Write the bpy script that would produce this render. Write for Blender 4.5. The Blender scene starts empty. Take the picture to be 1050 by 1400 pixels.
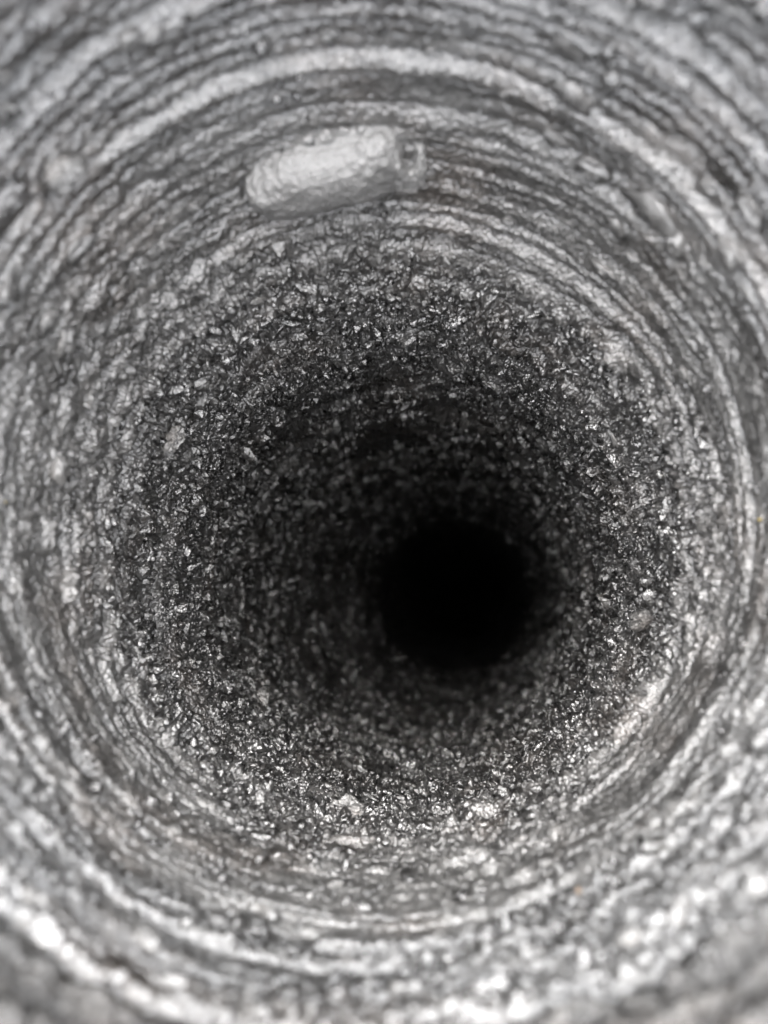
import bpy, bmesh, math, random
import numpy as np
from mathutils import Vector, Matrix
rad = math.radians
S = bpy.context.scene
COL = S.collection
MM = 0.001
H = 127.0                     # millimetres from the lens down to depth zero of the hole

# ------------------------------------------------------------ camera
cam = bpy.data.cameras.new('camera')
cam.sensor_fit = 'VERTICAL'; cam.sensor_height = 36; cam.sensor_width = 27; cam.lens = 26
cam.clip_start = 0.005; cam.clip_end = 50
cam.dof.use_dof = True; cam.dof.focus_distance = 0.32; cam.dof.aperture_fstop = 7.2
co = bpy.data.objects.new('camera', cam); COL.objects.link(co)
co.location = (0, 0, H * MM)
S.camera = co

# ------------------------------------------------------------ sky, sun, exposure
SUN_EL, SUN_AZ = rad(70), rad(105)          # azimuth measured like the picture: 0 right, 90 up
W = bpy.data.worlds.new('World'); S.world = W; W.use_nodes = True
nt = W.node_tree; nt.nodes.clear()
out = nt.nodes.new('ShaderNodeOutputWorld'); bg = nt.nodes.new('ShaderNodeBackground')
sky = nt.nodes.new('ShaderNodeTexSky'); sky.sky_type = 'NISHITA'; sky.sun_disc = False
sky.sun_elevation = SUN_EL; sky.sun_rotation = math.pi / 2 - SUN_AZ
sky.air_density = 1.0; sky.dust_density = 4.0; sky.ozone_density = 1.0
hs = nt.nodes.new('ShaderNodeHueSaturation'); hs.inputs['Saturation'].default_value = 0.20
nt.links.new(sky.outputs[0], hs.inputs['Color']); nt.links.new(hs.outputs[0], bg.inputs['Color'])
bg.inputs['Strength'].default_value = 0.15
nt.links.new(bg.outputs[0], out.inputs['Surface'])
sun = bpy.data.lights.new('sun', 'SUN'); sun.energy = 0.5; sun.angle = rad(120); sun.color = (1.0, 0.965, 0.92)
so = bpy.data.objects.new('sun', sun); COL.objects.link(so)
sd = Vector((math.cos(SUN_EL) * math.cos(SUN_AZ), math.cos(SUN_EL) * math.sin(SUN_AZ), math.sin(SUN_EL)))
so.rotation_euler = sd.to_track_quat('Z', 'Y').to_euler(); so.location = sd * 2
S.view_settings.view_transform = 'Standard'; S.view_settings.look = 'None'
S.view_settings.gamma = 1.0; S.view_settings.use_curve_mapping = False
S.view_settings.exposure = 3.55
S.cycles.max_bounces = 8; S.cycles.diffuse_bounces = 6; S.cycles.glossy_bounces = 4
S.cycles.use_denoising = True

# ------------------------------------------------------------ helpers
def link(o, parent=None):
    COL.objects.link(o)
    if parent: o.parent = parent
    return o
def empty(name, label, cat, loc=(0, 0, 0), group=None):
    o = bpy.data.objects.new(name, None); COL.objects.link(o); o.location = loc
    o.empty_display_size = 0.02
    o['label'] = label; o['category'] = cat
    if group: o['group'] = group
    return o
def mesh_np(name, V, F, mat, smooth=True):
    """V (n,3) in metres, F (m,k) with k = 3 or 4."""
    me = bpy.data.meshes.new(name)
    n, (m, k) = len(V), F.shape
    me.vertices.add(n); me.vertices.foreach_set('co', np.ascontiguousarray(V, np.float32).ravel())
    me.loops.add(m * k); me.loops.foreach_set('vertex_index', np.ascontiguousarray(F, np.int32).ravel())
    me.polygons.add(m); me.polygons.foreach_set('loop_start', np.arange(0, m * k, k, dtype=np.int32))
    me.polygons.foreach_set('use_smooth', np.full(m, smooth) if isinstance(smooth, bool) else smooth)
    me.update(calc_edges=True)
    me.materials.append(mat)
    return me

# ------------------------------------------------------------ noise on the unrolled wall (x = arc in mm wraps round)
CIRC = 2 * math.pi * 100
def hsh(i, j, s):
    v = (i.astype(np.uint32) * np.uint32(374761393) + j.astype(np.uint32) * np.uint32(668265263) + np.uint32(s * 2654435761 % 4294967296))
    v = (v ^ (v >> np.uint32(13))) * np.uint32(1274126177)
    v = (v ^ (v >> np.uint32(16))) * np.uint32(2246822519)
    return ((v ^ (v >> np.uint32(15))) & np.uint32(0xffffff)).astype(np.float32) / np.float32(16777216.0)
def vnoise(x, y, cx, cy, seed):
    """value noise, -1..1, cells of about cx by cy millimetres."""
    nx = max(2, int(round(CIRC / cx)))
    u = (x * (nx / CIRC)).astype(np.float32); v = (y / cy).astype(np.float32)
    iu = np.floor(u).astype(np.int64); iv = np.floor(v).astype(np.int64)
    fu = u - iu; fv = v - iv
    fu = fu * fu * (3 - 2 * fu); fv = fv * fv * (3 - 2 * fv)
    i0 = iu % nx; i1 = (iu + 1) % nx
    a = hsh(i0, iv, seed); b = hsh(i1, iv, seed); c = hsh(i0, iv + 1, seed); d = hsh(i1, iv + 1, seed)
    return ((a + (b - a) * fu) * (1 - fv) + (c + (d - c) * fu) * fv) * 2 - 1
def fbm(x, y, cx, cy, seed, n=3, g=.5):
    r = 0; a = 1.0
    for k in range(n):
        r = r + a * vnoise(x, y + 13.7 * k, cx / 2 ** k, cy / 2 ** k, seed + 7 * k); a *= g
    return r
def lumps(x, y, cx, cy, seed, size=.62, keep=1.0):
    """rounded separate bumps 0..1: one per cell of cx by cy, uneven in height."""
    nx = max(2, int(round(CIRC / cx)))
    u = (x * (nx / CIRC)).astype(np.float32); v = (y / cy).astype(np.float32)
    iu = np.floor(u).astype(np.int64); iv = np.floor(v).astype(np.int64)
    best = np.zeros_like(u)
    for di in (-1, 0, 1):
        for dj in (-1, 0, 1):
            ci = (iu + di) % nx; cj = iv + dj
            px = iu + di + .15 + .7 * hsh(ci, cj, seed); py = cj + .15 + .7 * hsh(ci, cj, seed + 1)
            hh = hsh(ci, cj, seed + 2)
            rr = size * (.55 + .6 * hsh(ci, cj, seed + 3))
            q = ((u - px) ** 2 + (v - py) ** 2) / (rr * rr)
            t = np.sqrt(np.clip(1 - q, 0, 1)) * np.where(hh < keep, .35 + .65 * hsh(ci, cj, seed + 4), 0)
            np.maximum(best, t, out=best)
    return best
def plates(x, y, cx, cy, seed, gap=.16):
    """flattened pieces parted by cracks: 0 in a crack, an uneven height on each piece."""
    nx = max(2, int(round(CIRC / cx)))
    u = (x * (nx / CIRC)).astype(np.float32); v = (y / cy).astype(np.float32)
    iu = np.floor(u).astype(np.int64); iv = np.floor(v).astype(np.int64)
    f1 = np.full(u.shape, 9, np.float32); f2 = f1.copy(); top = np.zeros_like(u)
    for di in (-1, 0, 1):
        for dj in (-1, 0, 1):
            ci = (iu + di) % nx; cj = iv + dj
            du = u - (iu + di + .1 + .8 * hsh(ci, cj, seed)); dv = v - (cj + .1 + .8 * hsh(ci, cj, seed + 1))
            q = np.sqrt(du * du + dv * dv)
            hh = hsh(ci, cj, seed + 2) * .75 + .25 + .5 * (du * (hsh(ci, cj, seed + 3) - .5) + dv * (hsh(ci, cj, seed + 4) - .5))
            near = q < f1
            f2 = np.where(near, f1, np.minimum(f2, q)); top = np.where(near, hh, top); f1 = np.where(near, q, f1)
    return sstep(.0, gap * 2, f2 - f1) * top
def sstep(a, b, x):
    t = np.clip((x - a) / (b - a), 0, 1); return t * t * (3 - 2 * t)

# ------------------------------------------------------------ axis of the hole: it leans and bends with depth
AZ = np.array([50, 119, 133.6, 198, 295, 460, 1167, 2530, 3700, 5600.]) - H
AX = np.array([-2.6, -2.35, -1.7, -.2, 4.7, 16.8, 106, 268, 520, 1150.])
AY = np.array([13.5, 12.9, 10.6, -.4, -20.9, -47.8, -135, -285, -500, -960.])
def herm(x, X, Y):
    m = np.gradient(Y, X); i = np.clip(np.searchsorted(X, x) - 1, 0, len(X) - 2); h = X[i + 1] - X[i]; t = (x - X[i]) / h
    return (2*t**3-3*t*t+1)*Y[i] + (t**3-2*t*t+t)*h*m[i] + (-2*t**3+3*t*t)*Y[i+1] + (t**3-t*t)*h*m[i+1]
def axis(d): return herm(d, AZ, AX), herm(d, AZ, AY)
RAD = 100.0; LIP = 12.0; D0 = -62.0     # radius, rounded lip, level of the ground
DEND = 5600.0
def wide(d): return RAD + 50 * sstep(60, 850, d)          # the hole is widened below its neck to darken the depths
_z = np.concatenate([np.arange(40, 1500, .5), np.arange(1500, 6500, 5.)]); _r = 739.0 * wide(_z - H) / _z
def depth_at(r): return np.interp(-np.asarray(r, float), -_r, _z) - H    # depth whose rim is r pixels wide in the picture

# ------------------------------------------------------------ materials
def earth(name, dark=(.040, .038, .038), mid=(.085, .081, .080), pale=(.17, .165, .162), rough=(.30, .52), bump=1.0, spec=.5):
    m = bpy.data.materials.new(name); m.use_nodes = True
    n = m.node_tree; N = n.nodes.new; L = n.links.new
    b = n.nodes['Principled BSDF']
    tc = N('ShaderNodeTexCoord'); P = tc.outputs['Object']
    def noise(scale, detail=4, rg=.6):
        t = N('ShaderNodeTexNoise'); t.inputs['Scale'].default_value = scale; t.inputs['Detail'].default_value = detail
        t.inputs['Roughness'].default_value = rg; L(P, t.inputs['Vector']); return t.outputs['Fac']
    n1 = noise(70, 5, .65); n2 = noise(420, 4, .65); n3 = noise(22, 3)
    mx = N('ShaderNodeMath'); mx.operation = 'MULTIPLY_ADD'; L(n2, mx.inputs[0]); mx.inputs[1].default_value = .6
    hl = N('ShaderNodeMath'); hl.operation = 'MULTIPLY'; L(n1, hl.inputs[0]); hl.inputs[1].default_value = .4; L(hl.outputs[0], mx.inputs[2])
    r = N('ShaderNodeValToRGB'); L(mx.outputs[0], r.inputs[0])
    e = r.color_ramp.elements; e[0].position = .36; e[0].color = (*dark, 1); e[1].position = .66; e[1].color = (*pale, 1)
    x = e.new(.5); x.color = (*mid, 1)
    # faint brown stains
    st = N('ShaderNodeValToRGB'); L(n3, st.inputs[0])
    st.color_ramp.elements[0].position = .5; st.color_ramp.elements[0].color = (0, 0, 0, 1)
    st.color_ramp.elements[1].position = .75; st.color_ramp.elements[1].color = (.9, .9, .9, 1)
    mix = N('ShaderNodeMix'); mix.data_type = 'RGBA'; mix.blend_type = 'MULTIPLY'
    L(st.outputs[0], mix.inputs['Factor']); L(r.outputs[0], mix.inputs['A']); mix.inputs['B'].default_value = (1.0, .86, .77, 1)
    L(mix.outputs['Result'], b.inputs['Base Color'])
    mr = N('ShaderNodeMapRange'); L(n1, mr.inputs[0]); mr.inputs[1].default_value = .35; mr.inputs[2].default_value = .65
    mr.inputs[3].default_value = rough[0]; mr.inputs[4].default_value = rough[1]; L(mr.outputs[0], b.inputs['Roughness'])
    b.inputs['Specular IOR Level'].default_value = spec; b.inputs['IOR'].default_value = 1.85
    vo = N('ShaderNodeTexVoronoi'); vo.inputs['Scale'].default_value = 650; L(P, vo.inputs['Vector'])
    bn = noise(1300, 3, .6)
    b1 = N('ShaderNodeBump'); b1.inputs['Distance'].default_value = .0012; b1.inputs['Strength'].default_value = .55 * bump; b1.invert = True
    L(vo.outputs['Distance'], b1.inputs['Height'])
    b2 = N('ShaderNodeBump'); b2.inputs['Distance'].default_value = .0007; b2.inputs['Strength'].default_value = .6 * bump
    L(bn, b2.inputs['Height']); L(b1.outputs[0], b2.inputs['Normal']); L(b2.outputs[0], b.inputs['Normal'])
    return m
M_WALL = earth('pale_earth', dark=(.022, .021, .020), mid=(.070, .068, .065), pale=(.16, .156, .150), rough=(.34, .54), spec=.9)  # paler, rougher tone for the ridges midway down
M_DEEP = earth('deep_earth', dark=(.009, .0086, .0083), mid=(.028, .027, .026), pale=(.08, .078, .075), rough=(.20, .38), spec=1.0, bump=1.2)  # darker, glossier tone for the wall below the ridges
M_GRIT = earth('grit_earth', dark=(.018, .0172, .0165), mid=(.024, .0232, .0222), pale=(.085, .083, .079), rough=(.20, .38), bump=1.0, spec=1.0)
M_CRUMB = earth('crumb_earth', dark=(.03, .0288, .0275), mid=(.075, .073, .070), pale=(.15, .146, .141), rough=(.42, .58), bump=1.2, spec=.6)
M_LITCLOD = earth('lit_clod_earth', dark=(.07, .068, .065), mid=(.12, .117, .113), pale=(.18, .176, .17), rough=(.40, .55), bump=1.1, spec=.7)  # clods coloured paler: the light on their faces is painted in
M_MOUTH = earth('mouth_earth', dark=(.013, .0125, .0118), mid=(.032, .031, .0295), pale=(.095, .0925, .0885), rough=(.27, .46), spec=.85)  # darker tone for the ridges just below the mouth
M_BLEND = earth('blend_earth', dark=(.014, .0134, .0128), mid=(.043, .0415, .0395), pale=(.112, .109, .105), rough=(.28, .46), spec=1.0, bump=1.1)  # tone between the pale ridges and the dark lower wall
M_CLAY = earth('pale_clay', dark=(.14, .137, .133), mid=(.185, .181, .176), pale=(.23, .226, .22), rough=(.50, .68), bump=1.0, spec=.6)
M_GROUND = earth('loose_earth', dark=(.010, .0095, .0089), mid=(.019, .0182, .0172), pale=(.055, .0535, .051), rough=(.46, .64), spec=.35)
def plain(name, c, rough, metal=0):
    m = bpy.data.materials.new(name); m.use_nodes = True; b = m.node_tree.nodes['Principled BSDF']
    N = m.node_tree.nodes.new; L = m.node_tree.links.new
    t = N('ShaderNodeTexNoise'); t.inputs['Scale'].default_value = 900
    r = N('ShaderNodeValToRGB'); L(t.outputs[0], r.inputs[0])
    r.color_ramp.elements[0].color = (*[k * .7 for k in c], 1); r.color_ramp.elements[1].color = (*c, 1)
    L(r.outputs[0], b.inputs['Base Color']); b.inputs['Roughness'].default_value = rough; b.inputs['Metallic'].default_value = metal
    return m
M_GOLD = plain('yellow_fleck', (.50, .40, .17), .3, .4)
M_RUST = plain('tan_fleck', (.20, .15, .11), .5)

# ------------------------------------------------------------ the hole
hole = empty('bored_hole', 'deep round hole with ridged gritty dark grey sides, black at its far end', 'hole', (0, 0, -DEND * MM))
INV = Vector((0, 0, DEND * MM))

# rows: by even steps of picture radius, so the mesh is as fine where it is seen sharp as where it is near
NT = 1900
rng = np.random.default_rng(7)
Fp = 739.0
def rows_by_radius(r0, r1, step):
    return depth_at(np.arange(r0, r1, -step))
deep = np.concatenate([rows_by_radius(950, 735, 5), rows_by_radius(735, 330, 2.1), rows_by_radius(330, 75, .98), rows_by_radius(75, 25, 1.5)])
deep = deep[deep > D0 + LIP + .6]
lip_phi = np.linspace(0, math.pi / 2, 24)
lip_d = D0 + LIP * (1 - np.cos(lip_phi))            # -8 .. 6
D = np.concatenate([lip_d, deep]); NR = len(D)
PHI = np.concatenate([lip_phi, np.full(len(deep), math.pi / 2)])
theta = np.arange(NT) * (2 * math.pi / NT)

# ridge boundaries (mm of depth), pulled apart unevenly as the auger left them
edges = [D0 + 5]
while edges[-1] < 1400:
    dd = edges[-1]
    edges.append(dd + (rng.uniform(3.4, 6.8) if dd > 4 else rng.uniform(8, 12)) * (1 + max(0, dd - 60) / 150))
edges = np.array(edges)

TT, DD = np.meshgrid(theta, D)
X = (TT * RAD).astype(np.float32); Y = DD.astype(np.float32)
PP = np.broadcast_to(PHI[:, None], X.shape)
# rows wander with the ridges, so that a ridge is a band of rows
warp = (1.9 * vnoise(X, Y, 160, 60, 3) + .8 * vnoise(X, Y, 60, 40, 4) + .35 * vnoise(X, Y, 22, 30, 5)) * sstep(D0 + 4, D0 + 22, Y) * (1 + np.maximum(Y, 0) / 400)
DW = Y + warp                                       # true depth of the vertex; Y stays the ridge coordinate

k = np.clip(np.searchsorted(edges, Y, side='right') - 1, 0, len(edges) - 2)
t = np.clip((Y - edges[k]) / (edges[k + 1] - edges[k]), 0, 1)
amp_k = rng.uniform(1.1, 1.9, len(edges)); sk_k = rng.uniform(.8, 1.7, len(edges))
lam = .5 + .5 * vnoise(X, k * 37.0, 70, 1, 11) ; lam2 = .5 + .5 * vnoise(X, k * 53.0, 24, 1, 12)
ridge = (np.sin(math.pi * t ** sk_k[k]) ** .42) * amp_k[k] * (.62 + .35 * lam + .2 * lam2)
fade = (.85 + .85 * sstep(60, 200, Y) + .9 * sstep(200, 500, Y)) * sstep(D0, D0 + 8, Y)
h = 1.85 * ridge * fade * (1 + .45 * sstep(75, 25, Y) + .7 * sstep(14, -4, Y))
gr = sstep(60, 160, Y)
# smeared pieces with cracks between, drawn out along the ridges
wx = X + 2.2 * vnoise(X, Y, 9, 8, 71) + .8 * vnoise(X, Y, 3, 3, 72); wy = Y + 1.8 * vnoise(X, Y, 8, 7, 73) + .7 * vnoise(X, Y, 3, 3, 74)
side = .5 + .5 * np.cos(TT - rad(100))
rgh = sstep(-.45, .35, vnoise(X, Y, 60, 36, 41) + .55 * gr - 1.15 * (1 - sstep(85, 150, Y)) * side + .1)         # rough places and smoothly scored ones
outer = 1 - .45 * sstep(95, 40, Y)
h += 2.0 * outer * plates(wx, wy, 12, 6.5, 75) * (.1 + .9 * rgh)
h += 1.3 * outer * plates(wx, wy, 5.5, 3.6, 79) * (.22 + .78 * rgh)
h += (.3 + .6 * gr) * plates(wx, wy, 2.7, 2.2, 83) * (.3 + .7 * rgh)
# fine scoring along the ridges
h += .55 * vnoise(X, Y, 90, 1.9, 20) * (1 - gr * .6)
h += .75 * vnoise(X, Y, 30, 2.3, 21) * (1.1 - .7 * rgh)
h += .35 * vnoise(X, Y, 12, 1.2, 23) * (1.2 - .7 * rgh)
# broad unevenness, scooped places
h += 2.0 * fbm(X, Y, 110, 70, 31, 2) + (.3 + .9 * rgh) * vnoise(X, Y, 30, 22, 33)
# clods and lumps
h += 2.4 * outer * lumps(wx, wy, 11, 8.0, 42, .60, .40) * (.2 + .8 * rgh)
h += 1.5 * lumps(wx, wy, 5.2, 4.6, 46, .62, .55) * (.3 + .7 * rgh)
h += 1.5 * gr * lumps(wx, wy, 4.2, 4.6, 57, .60, .7)
h += (.5 + .9 * gr) * lumps(wx, wy, 2.6, 2.8, 51, .66, .8) * (.3 + .7 * rgh)
h += (.3 + .4 * gr) * lumps(X, Y, 1.5, 1.8, 55, .66, .9)
h += .22 * (rng.random(X.shape, dtype=np.float32) - .5) * (1 + gr)
h += sstep(14, -8, Y) * (3.2 * lumps(wx, wy, 13, 10, 64, .6, .6) + 1.8 * lumps(wx, wy, 6, 6, 66, .62, .7) - 1.6)
h -= 4.2 * sstep(D0, D0 + 10, Y)
# deep pits and cracks
pit = lumps(X, Y, 26, 26, 61, .22, .5)
h -= 3.2 * pit
h += 3.0 * sstep(350, 700, Y) * lumps(X, Y, 16, 22, 63, .6, .7)

cx, cy = axis(DW.astype(np.float64))
sp, cp = np.sin(PP), np.cos(PP)
lipr = LIP * (1 - sp)
rr = wide(DW) + lipr - h * sp
VX = cx + rr * np.cos(TT); VY = cy + rr * np.sin(TT); VZ = -DW + h * cp
GRID = np.stack([VX, VY, VZ], -1).astype(np.float32)          # mm
del cx, cy, lipr, lam, lam2, rgh, pit, wx, wy
def band(r0, r1):
    """rows r0..r1 inclusive as a mesh (metres, hole's own frame)."""
    V = GRID[r0:r1 + 1].reshape(-1, 3) * MM; V = V + np.array([0, 0, DEND * MM], np.float32)
    n = r1 - r0
    i = np.arange(NT); j = (i + 1) % NT
    a = (np.arange(n) * NT)[:, None]
    # facing the axis
    F = np.stack([a + i, a + NT + i, a + NT + j, a + j], -1).reshape(-1, 4)
    return V, F
cuts = [0] + [int(np.argmin(abs(D - e))) for e in edges if e < 215]
cuts = sorted(set(c for c in cuts if c == 0 or c > 3))
for a, b in zip(cuts[:-1], cuts[1:]):
    V, F = band(a, b)
    nm = 'rim' if a == 0 else 'ridge'
    o = link(bpy.data.objects.new(nm, mesh_np(nm, V, F, M_GROUND if D[b] < 5 else M_MOUTH if D[b] < 42 else M_WALL if D[b] < 132 else M_BLEND)), hole)  # ridge tone steps with depth: dark by the mouth, palest midway
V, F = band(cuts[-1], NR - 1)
link(bpy.data.objects.new('lower_wall', mesh_np('lower_wall', V, F, M_DEEP)), hole)
# bottom of the hole: a bowl of rows closing on the axis
bx, by = axis(np.array([D[-1]]))
BV = [GRID[-1]]
for q_ in (.8, .5, .2, .02):
    c = np.array([bx[0], by[0], -D[-1] - 60 * (1 - q_ ** 2)]); g_ = GRID[-1] - np.array([bx[0], by[0], -D[-1]]); g_[:, 2] = 0
    BV.append(c + g_ * q_)
BV = np.concatenate(BV) * MM + np.array([0, 0, DEND * MM]); i = np.arange(NT); j = (i + 1) % NT; a = (np.arange(4) * NT)[:, None]
F = np.stack([a + i, a + NT + i, a + NT + j, a + j], -1).reshape(-1, 4)
link(bpy.data.objects.new('hole_bottom', mesh_np('hole_bottom', BV, F, M_DEEP)), hole)

# ------------------------------------------------------------ ground round the mouth
gt = np.arange(360) * (2 * math.pi / 360)
gr_ = np.concatenate([[RAD + LIP + .2, RAD + LIP + 4], (RAD + LIP + 4) * (900 / 116) ** np.linspace(.02, 1, 70)])
GT, GR = np.meshgrid(gt, gr_)
gx = GT * RAD
gz = 3.2 * fbm(gx, GR, 60, 40, 81, 3) + 4.0 * lumps(gx, GR, 22, 24, 82, .6, .7) + 1.6 * lumps(gx, GR, 7, 8, 86, .6, .8)
gz = gz * sstep(RAD + LIP, RAD + LIP + 10, GR) - 1.2 * (GR < RAD + LIP + 1)
c0x, c0y = axis(np.array([D0])); 
V = np.stack([c0x[0] + GR * np.cos(GT), c0y[0] + GR * np.sin(GT), gz - D0], -1).reshape(-1, 3) * MM
i = np.arange(360); j = (i + 1) % 360; a = (np.arange(len(gr_) - 1) * 360)[:, None]
F = np.stack([a + i, a + j, a + 360 + j, a + 360 + i], -1).reshape(-1, 4)[:, ::-1]
g = link(bpy.data.objects.new('ground', mesh_np('ground', V, F, M_GROUND)))
g['kind'] = 'structure'; g['label'] = 'dark grey gritty earth around the mouth of the hole'

# ------------------------------------------------------------ where a spot on the wall is
def spot(deg, d):
    """position (mm) on the modelled wall, and its frame: along the ridge, up the hole, off the wall."""
    ti = int(round((deg % 360) / 360 * NT)) % NT
    ri = int(np.argmin(abs(DW[:, ti] - d)))
    p = Vector(GRID[ri, ti].tolist())
    th = rad(deg); ph = PHI[ri]
    n = Vector((-math.cos(th) * math.sin(ph), -math.sin(th) * math.sin(ph), math.cos(ph)))
    e = Vector((-math.sin(th), math.cos(th), 0)); u = n.cross(e)
    if u.z < 0: u = -u
    return p, e, u, n
R_ = random.Random(21)
def ico(sub): 
    bm = bmesh.new(); bmesh.ops.create_icosphere(bm, subdivisions=sub, radius=1.0)
    V = np.array([v.co[:] for v in bm.verts]); F = np.array([[v.index for v in f.verts] for f in bm.faces]); bm.free(); return V, F
from mathutils import noise as mn
def rough_ball(sub, seed, flat=.25, f=1.3, fine=.0, angular=.0):
    V, F = ico(sub); o = Vector((seed * 7.3, seed * 3.1, seed * 1.7)); out = []
    planes = []
    rr = random.Random(seed)
    for _ in range(7):
        q = Vector((rr.gauss(0, 1), rr.gauss(0, 1), rr.gauss(0, 1))).normalized(); planes.append((q, rr.uniform(.55, .85)))
    for v in V:
        p = Vector(v.tolist())
        s = 1 + flat * mn.noise(p * f + o) * 1.6 + fine * mn.noise(p * 4.5 + o) + fine * .6 * mn.noise(p * 10 + o)
        p = p * s
        for q, c in planes:
            e = p.dot(q) - c
            if e > 0: p = p - q * e * angular
        out.append(p[:])
    return np.array(out), F

# ------------------------------------------------------------ grit: countless small grains stuck to the sides (one part)
ng = 64000
v0, f0 = ico(1)
brk = rng.uniform(165, 335, ng); pr = rng.uniform(0, 1, ng)          # grains thin out gradually towards the mouth
r_img = np.where(rng.random(ng) < .88, np.sqrt(80**2 + (brk**2 - 80**2) * pr), np.sqrt(250**2 + (660**2 - 250**2) * pr))
dg = depth_at(r_img)
tg = rng.uniform(0, 2 * math.pi, ng)
ti = (tg / (2 * math.pi) * NT).astype(int) % NT
ri = np.clip(np.searchsorted(D, dg), 0, NR - 1)
sx, sy = (tg * RAD).astype(np.float32), dg.astype(np.float32)
dens = vnoise(sx, sy, 34, 34, 91) + .8 * vnoise(sx, sy, 12, 14, 92)
keep = 1.3 * dens + 1.9 * (np.sin(math.pi * t[ri, ti]) - .6) - .35 * np.clip(np.cos(tg - rad(110)), 0, 1) > -.40 + .95 * (r_img > 300) + .3 * ((np.cos(tg - rad(100)) > 0) & (dg < 120))
ti, ri, tg, dg, dens = ti[keep], ri[keep], tg[keep], dg[keep], dens[keep]; ng = len(ti)
base = GRID[ri, ti]
size = rng.gamma(1.9, .46, ng).clip(.38, 3.2) * ((dg + H) / 290).clip(.75, 4) ** .18 * (1 + .25 * dens.clip(-.5, 1)) * np.where((rng.random(ng) < .05) & (dg > 120), 1.8, 1.12 - .25 * sstep(130, 40, dg))
size = np.minimum(size, 3.0 + dg / 300)
nrm = np.stack([-np.cos(tg), -np.sin(tg), np.zeros(ng)], -1)
jit = 1 + rng.uniform(-.34, .30, (ng, len(v0), 1))
q = rng.normal(size=(ng, 4)); q /= np.linalg.norm(q, axis=1, keepdims=True)
w, x, y, z = q.T
Rm = np.stack([np.stack([1-2*(y*y+z*z), 2*(x*y-z*w), 2*(x*z+y*w)], -1), np.stack([2*(x*y+z*w), 1-2*(x*x+z*z), 2*(y*z-x*w)], -1), np.stack([2*(x*z-y*w), 2*(y*z+x*w), 1-2*(x*x+y*y)], -1)], 1)
sc = np.stack([rng.uniform(.8, 2.0, ng), rng.uniform(.6, 1.1, ng), rng.uniform(.5, 1.0, ng)], -1)
P = v0[None] * jit * sc[:, None, :] * size[:, None, None]
P = np.einsum('nij,nvj->nvi', Rm, P) + base[:, None, :] + nrm[:, None, :] * (size * .16)[:, None, None]
V = P.reshape(-1, 3) * MM + np.array([0, 0, DEND * MM])
F = (f0[None] + (np.arange(ng) * len(v0))[:, None, None]).reshape(-1, 3)
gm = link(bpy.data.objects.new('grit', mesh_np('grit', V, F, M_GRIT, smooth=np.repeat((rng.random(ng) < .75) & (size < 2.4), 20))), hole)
gm['kind'] = 'stuff'
del P, V, F, Rm

# ------------------------------------------------------------ crumbs: the 280 largest, each a part
crumb_me = []
for s in range(9):
    V, F = rough_ball(3, 300 + s, .45, 1.6, .55, .8)
    crumb_me.append(mesh_np('crumb', V * MM, F, M_CRUMB, smooth=True))
def crumb(deg, d, size, el=1.0, dark=False):
    p, e, u, n = spot(deg, d)
    o = bpy.data.objects.new('crumb', R_.choice(crumb_me)); link(o, hole)
    a = R_.uniform(-.5, .5)
    e2 = e * math.cos(a) + u * math.sin(a); u2 = n.cross(e2)
    B = Matrix((e2, u2, n)).transposed()
    s = Vector((size * el, size * R_.uniform(.65, .95), size * R_.uniform(.45, .75)))
    M = Matrix.Translation((p + n * size * .02) * MM + INV) @ B.to_4x4() @ Matrix.Diagonal((*s, 1))
    o.matrix_basis = M
    return o
# the crumbs that stand out in the picture (degrees round the hole, depth, diameter)
SEEN = [(133.7,14.2,4.2),(115,27.4,7),(119.4,25,6),(117,26,4.5),(122,22,4.5),(114.3,43.7,2.7),(112,42,2),(119.9,44.6,6),(135,38.1,7.5),(150.9,74.8,6),
 (63.6,45.1,10),(78.2,43.7,3),(66.5,32.7,8.6),(61,32.4,4.7),(96,40.4,5),(139.6,60.6,7.4),(150,67,7.6),(150.9,48.3,5.9),(58.3,63.3,8.3),(46.3,62.2,13),
 (64.7,61.4,6.7),(54.4,91.6,5.2),(51.1,76.8,6),(42.1,63.1,7.5),(36.6,34.6,6.4),(34.3,46.7,8.6),(46.7,82.4,3.3),(68.7,98.6,4),(160,114,8),
 (169.7,89.1,9.4),(179.1,113.4,8.5),(118.1,132.7,6),(-110.2,189.8,9),(-125.4,36.4,5.5),(-127.2,.5,5),(-110.4,34.4,5.4),(-115.3,11,5),(-23,71.9,6.7),(-28.1,74.6,4.8),
 (-37,58.6,4.8),(26.2,118.8,7.2),(24.1,72.5,5.1),(28,97.4,4.9),(-55.6,8.2,4.5),(-62.7,1,4.3),(-56.6,1,5),(-47.4,5.1,6.5)]
for deg, d, dia in SEEN:
    crumb(deg, d, dia * .5, R_.uniform(1.0, 1.5))
for deg, d, dia in [(-28, 900, 26), (-24, 880, 20), (-33, 930, 24), (-40, 960, 26), (-20, 850, 18), (-36, 860, 18), (-46, 900, 17)]:
    crumb(deg, d, dia * .5, 1.3)
n_more = 0
while n_more < 232:
    r = math.sqrt(R_.uniform(120 ** 2, 560 ** 2)); d = float(depth_at(r))
    if d < 2: continue
    px = R_.choice([7, 8, 9, 10, 11, 13, 16]) * (1.25 if r > 330 else 1)
    dia = px * 1.365 / (1011.1 / (d + H))
    crumb(R_.uniform(0, 360), d, dia * .42, R_.uniform(.9, 1.7)); n_more += 1

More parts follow.
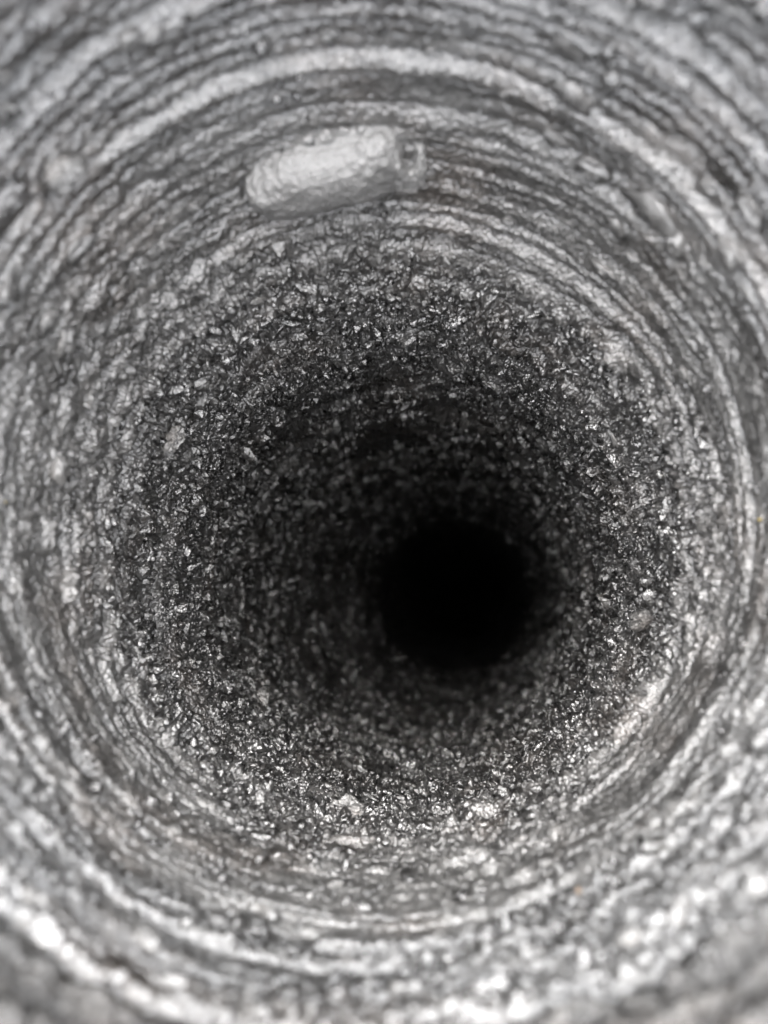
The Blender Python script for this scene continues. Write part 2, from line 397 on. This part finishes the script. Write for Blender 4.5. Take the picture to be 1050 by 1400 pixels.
# ------------------------------------------------------------ coloured flecks
def fleck(deg, d, size, mat, nm):
    p, e, u, n = spot(deg, d)
    V, F = rough_ball(1, R_.randint(1, 999), .4, 1.4, 0, .7)
    o = bpy.data.objects.new(nm, mesh_np(nm, V * size * MM, F, mat, False)); link(o, hole)
    o.location = (p + n * size * 1.0) * MM + INV
for a in [(-.6, 75, .7), (-100, 150, .5), (-52, 130, .5), (178.5, 68, .45)]: fleck(*a, M_GOLD, 'yellow_fleck')
for a in [(36.5, 8, 2.0), (-64, 32, .8)]: fleck(*a, M_RUST, 'tan_fleck')

# ------------------------------------------------------------ the pale clay stub stuck in the upper side
def lump_mesh(sub, f):
    V, F = ico(sub); return np.array([f(Vector(v.tolist())) for v in V]), F
p, e, u, n = spot(97.8, 86)
cxd, cyd = axis(np.array([86.0]))
stub = empty('clay_stub', 'pale smooth clay stub jutting from the upper side, a dark pit at its right end', 'clay lump')
E_ = -e                                                   # to the right in the picture
stub.location = (p + n * 1.8 + Vector((-4.2, 5.5, 0))) * MM; stub.scale = (1.08,) * 3
tilt = rad(6)
ax = (E_ * math.cos(tilt) + u * math.sin(tilt)).normalized()
up = n.cross(ax).normalized()
if up.z < 0: up = -up
B = Matrix((ax, up, n)).transposed().to_4x4()
def sq(a, pw): return math.copysign(abs(a) ** pw, a)
def body_f(v):
    a = math.atan2(v.y, v.z); l = math.sqrt(max(0, 1 - v.x * v.x))
    x = 20.8 * sq(v.x, .4); c = l ** .27
    w = 12.5 + 1.0 * math.sin(v.x * 3)
    y = w * c * sq(math.sin(a), .62); zz = 11.5 * c * sq(math.cos(a), .75)
    q = Vector((x, y, zz))
    s = .9 * mn.noise(q * .11) + .45 * mn.noise(q * .3 + Vector((4, 1, 0))) + .14 * mn.noise(q * .8) + .12 * mn.noise(q * 1.7)
    if y > 4: s += .9 * max(0, mn.noise(q * .45 + Vector((9, 2, 2)))) * min(1, (y - 4) / 5)
    nn = Vector((v.x * .4, math.sin(a) * l, math.cos(a) * l)); 
    if nn.length > 0: nn.normalize()
    q = q + nn * s
    q.z += 1.0 - .06 * q.x
    return q[:]
V, F = lump_mesh(6, body_f)
o = link(bpy.data.objects.new('body', mesh_np('body', V * MM, F, M_CLAY)), stub); o.matrix_basis = B
def end_f(v):
    a = math.atan2(v.y, v.z); l = math.sqrt(max(0, 1 - v.x * v.x))
    q = Vector((21.4 + 5.8 * sq(v.x, .6), -.6 + 10.2 * sq(v.y, .65), 1.6 + 9.4 * sq(v.z, .65)))
    # the pit: pushed in from the side that looks up out of the hole
    g_ = 0
    if .9 * v.y + .43 * v.z > -.1:
        g_ = math.exp(-((q.x - 23.6 + .9 * mn.noise(q * .5) + .12 * q.z) / 1.5) ** 2 - ((.9 * q.z - .43 * q.y - 4.2 + 1.2 * mn.noise(q * .4)) / 3.3) ** 2)
        q.y -= 13 * g_; q.z -= 6 * g_
    q += Vector(v[:]) * (1.1 * mn.noise(q * .35 + Vector((3, 3, 1))) + .7 * mn.noise(q * .9)) * (1 - g_)
    return q[:]
V, F = lump_mesh(6, end_f)
o = link(bpy.data.objects.new('broken_end', mesh_np('broken_end', V * MM, F, M_CLAY)), stub); o.matrix_basis = B
o['label'] = 'crumbly right end of the stub with a dark pit'
cm = [mesh_np('crumb', rough_ball(3, 700 + s, .5, 1.5, .35, .6)[0] * MM, ico(3)[1], M_CLAY) for s in range(3)]
for (x, y, z, s) in [(-16,11.5,5,2.2),(-12,12.5,4,1.8),(-7,12.3,5,2.4),(-2,12.8,4.5,2.0),(3,12.4,5,2.6),(7.5,13,4,2.1),(12,12.6,4,2.3),(17,12,3,1.8),(21,10.5,6,1.9),(25,9.5,5,1.6),(-19,9,3,1.6),(-3,14.5,2,1.7),(9,15,2,1.9),(27,-7,6,1.3)]:
    o = link(bpy.data.objects.new('crumb', R_.choice(cm)), stub); s *= .8
    o.matrix_basis = B @ Matrix.Translation(Vector((x, y, z - 2.5)) * MM) @ Matrix.Rotation(R_.uniform(0, 6), 4, 'Z') @ Matrix.Diagonal((s * 1.3, s, s * .8, 1))

# ------------------------------------------------------------ clods that stand out, each a thing of its own
def clod(deg, d, size, label, seed, dims=(1, .8, .7), mat=M_CRUMB, turn=0., cat='clod', angular=.5):
    p, e, u, n = spot(deg, d)
    V, F = rough_ball(4, seed, .42, 1.6, .5, angular)
    o = bpy.data.objects.new('clod', mesh_np('clod', V * size * MM, F, mat)); COL.objects.link(o)
    e2 = e * math.cos(turn) + u * math.sin(turn)
    Bc = Matrix((e2, n.cross(e2), n)).transposed().to_4x4()
    o.matrix_basis = Matrix.Translation((p + n * size * .5) * MM) @ Bc @ Matrix.Diagonal((*dims, 1))
    o['label'] = label; o['category'] = cat
    return o
clod(150.0, 161.8, 5.0, 'rounded light grey clod on the left side where pale ridges meet the black grit', 11, (1.3, .85, .85), M_LITCLOD)
clod(-142.0, 286.7, 6.0, 'bright grey chip, largest in the dark grit at lower left', 12, (1.3, .7, .8), M_LITCLOD, angular=.9, turn=.7)
clod(-100.6, 163.3, 5.6, 'largest knobbly grey clod at the bottom edge of the black grit', 13, (1.35, .9, .9), M_LITCLOD)
clod(-13.1, 160.6, 5.2, 'thin grey flake standing out from the right side beside the dark grit', 14, (1.5, .5, 1.2), M_LITCLOD, angular=.8, turn=.9)
clod(135.2, 38.1, 4.2, 'pale angular clod on the ridges at the far upper left', 16, (1.2, .8, .8), M_LITCLOD, angular=.8)
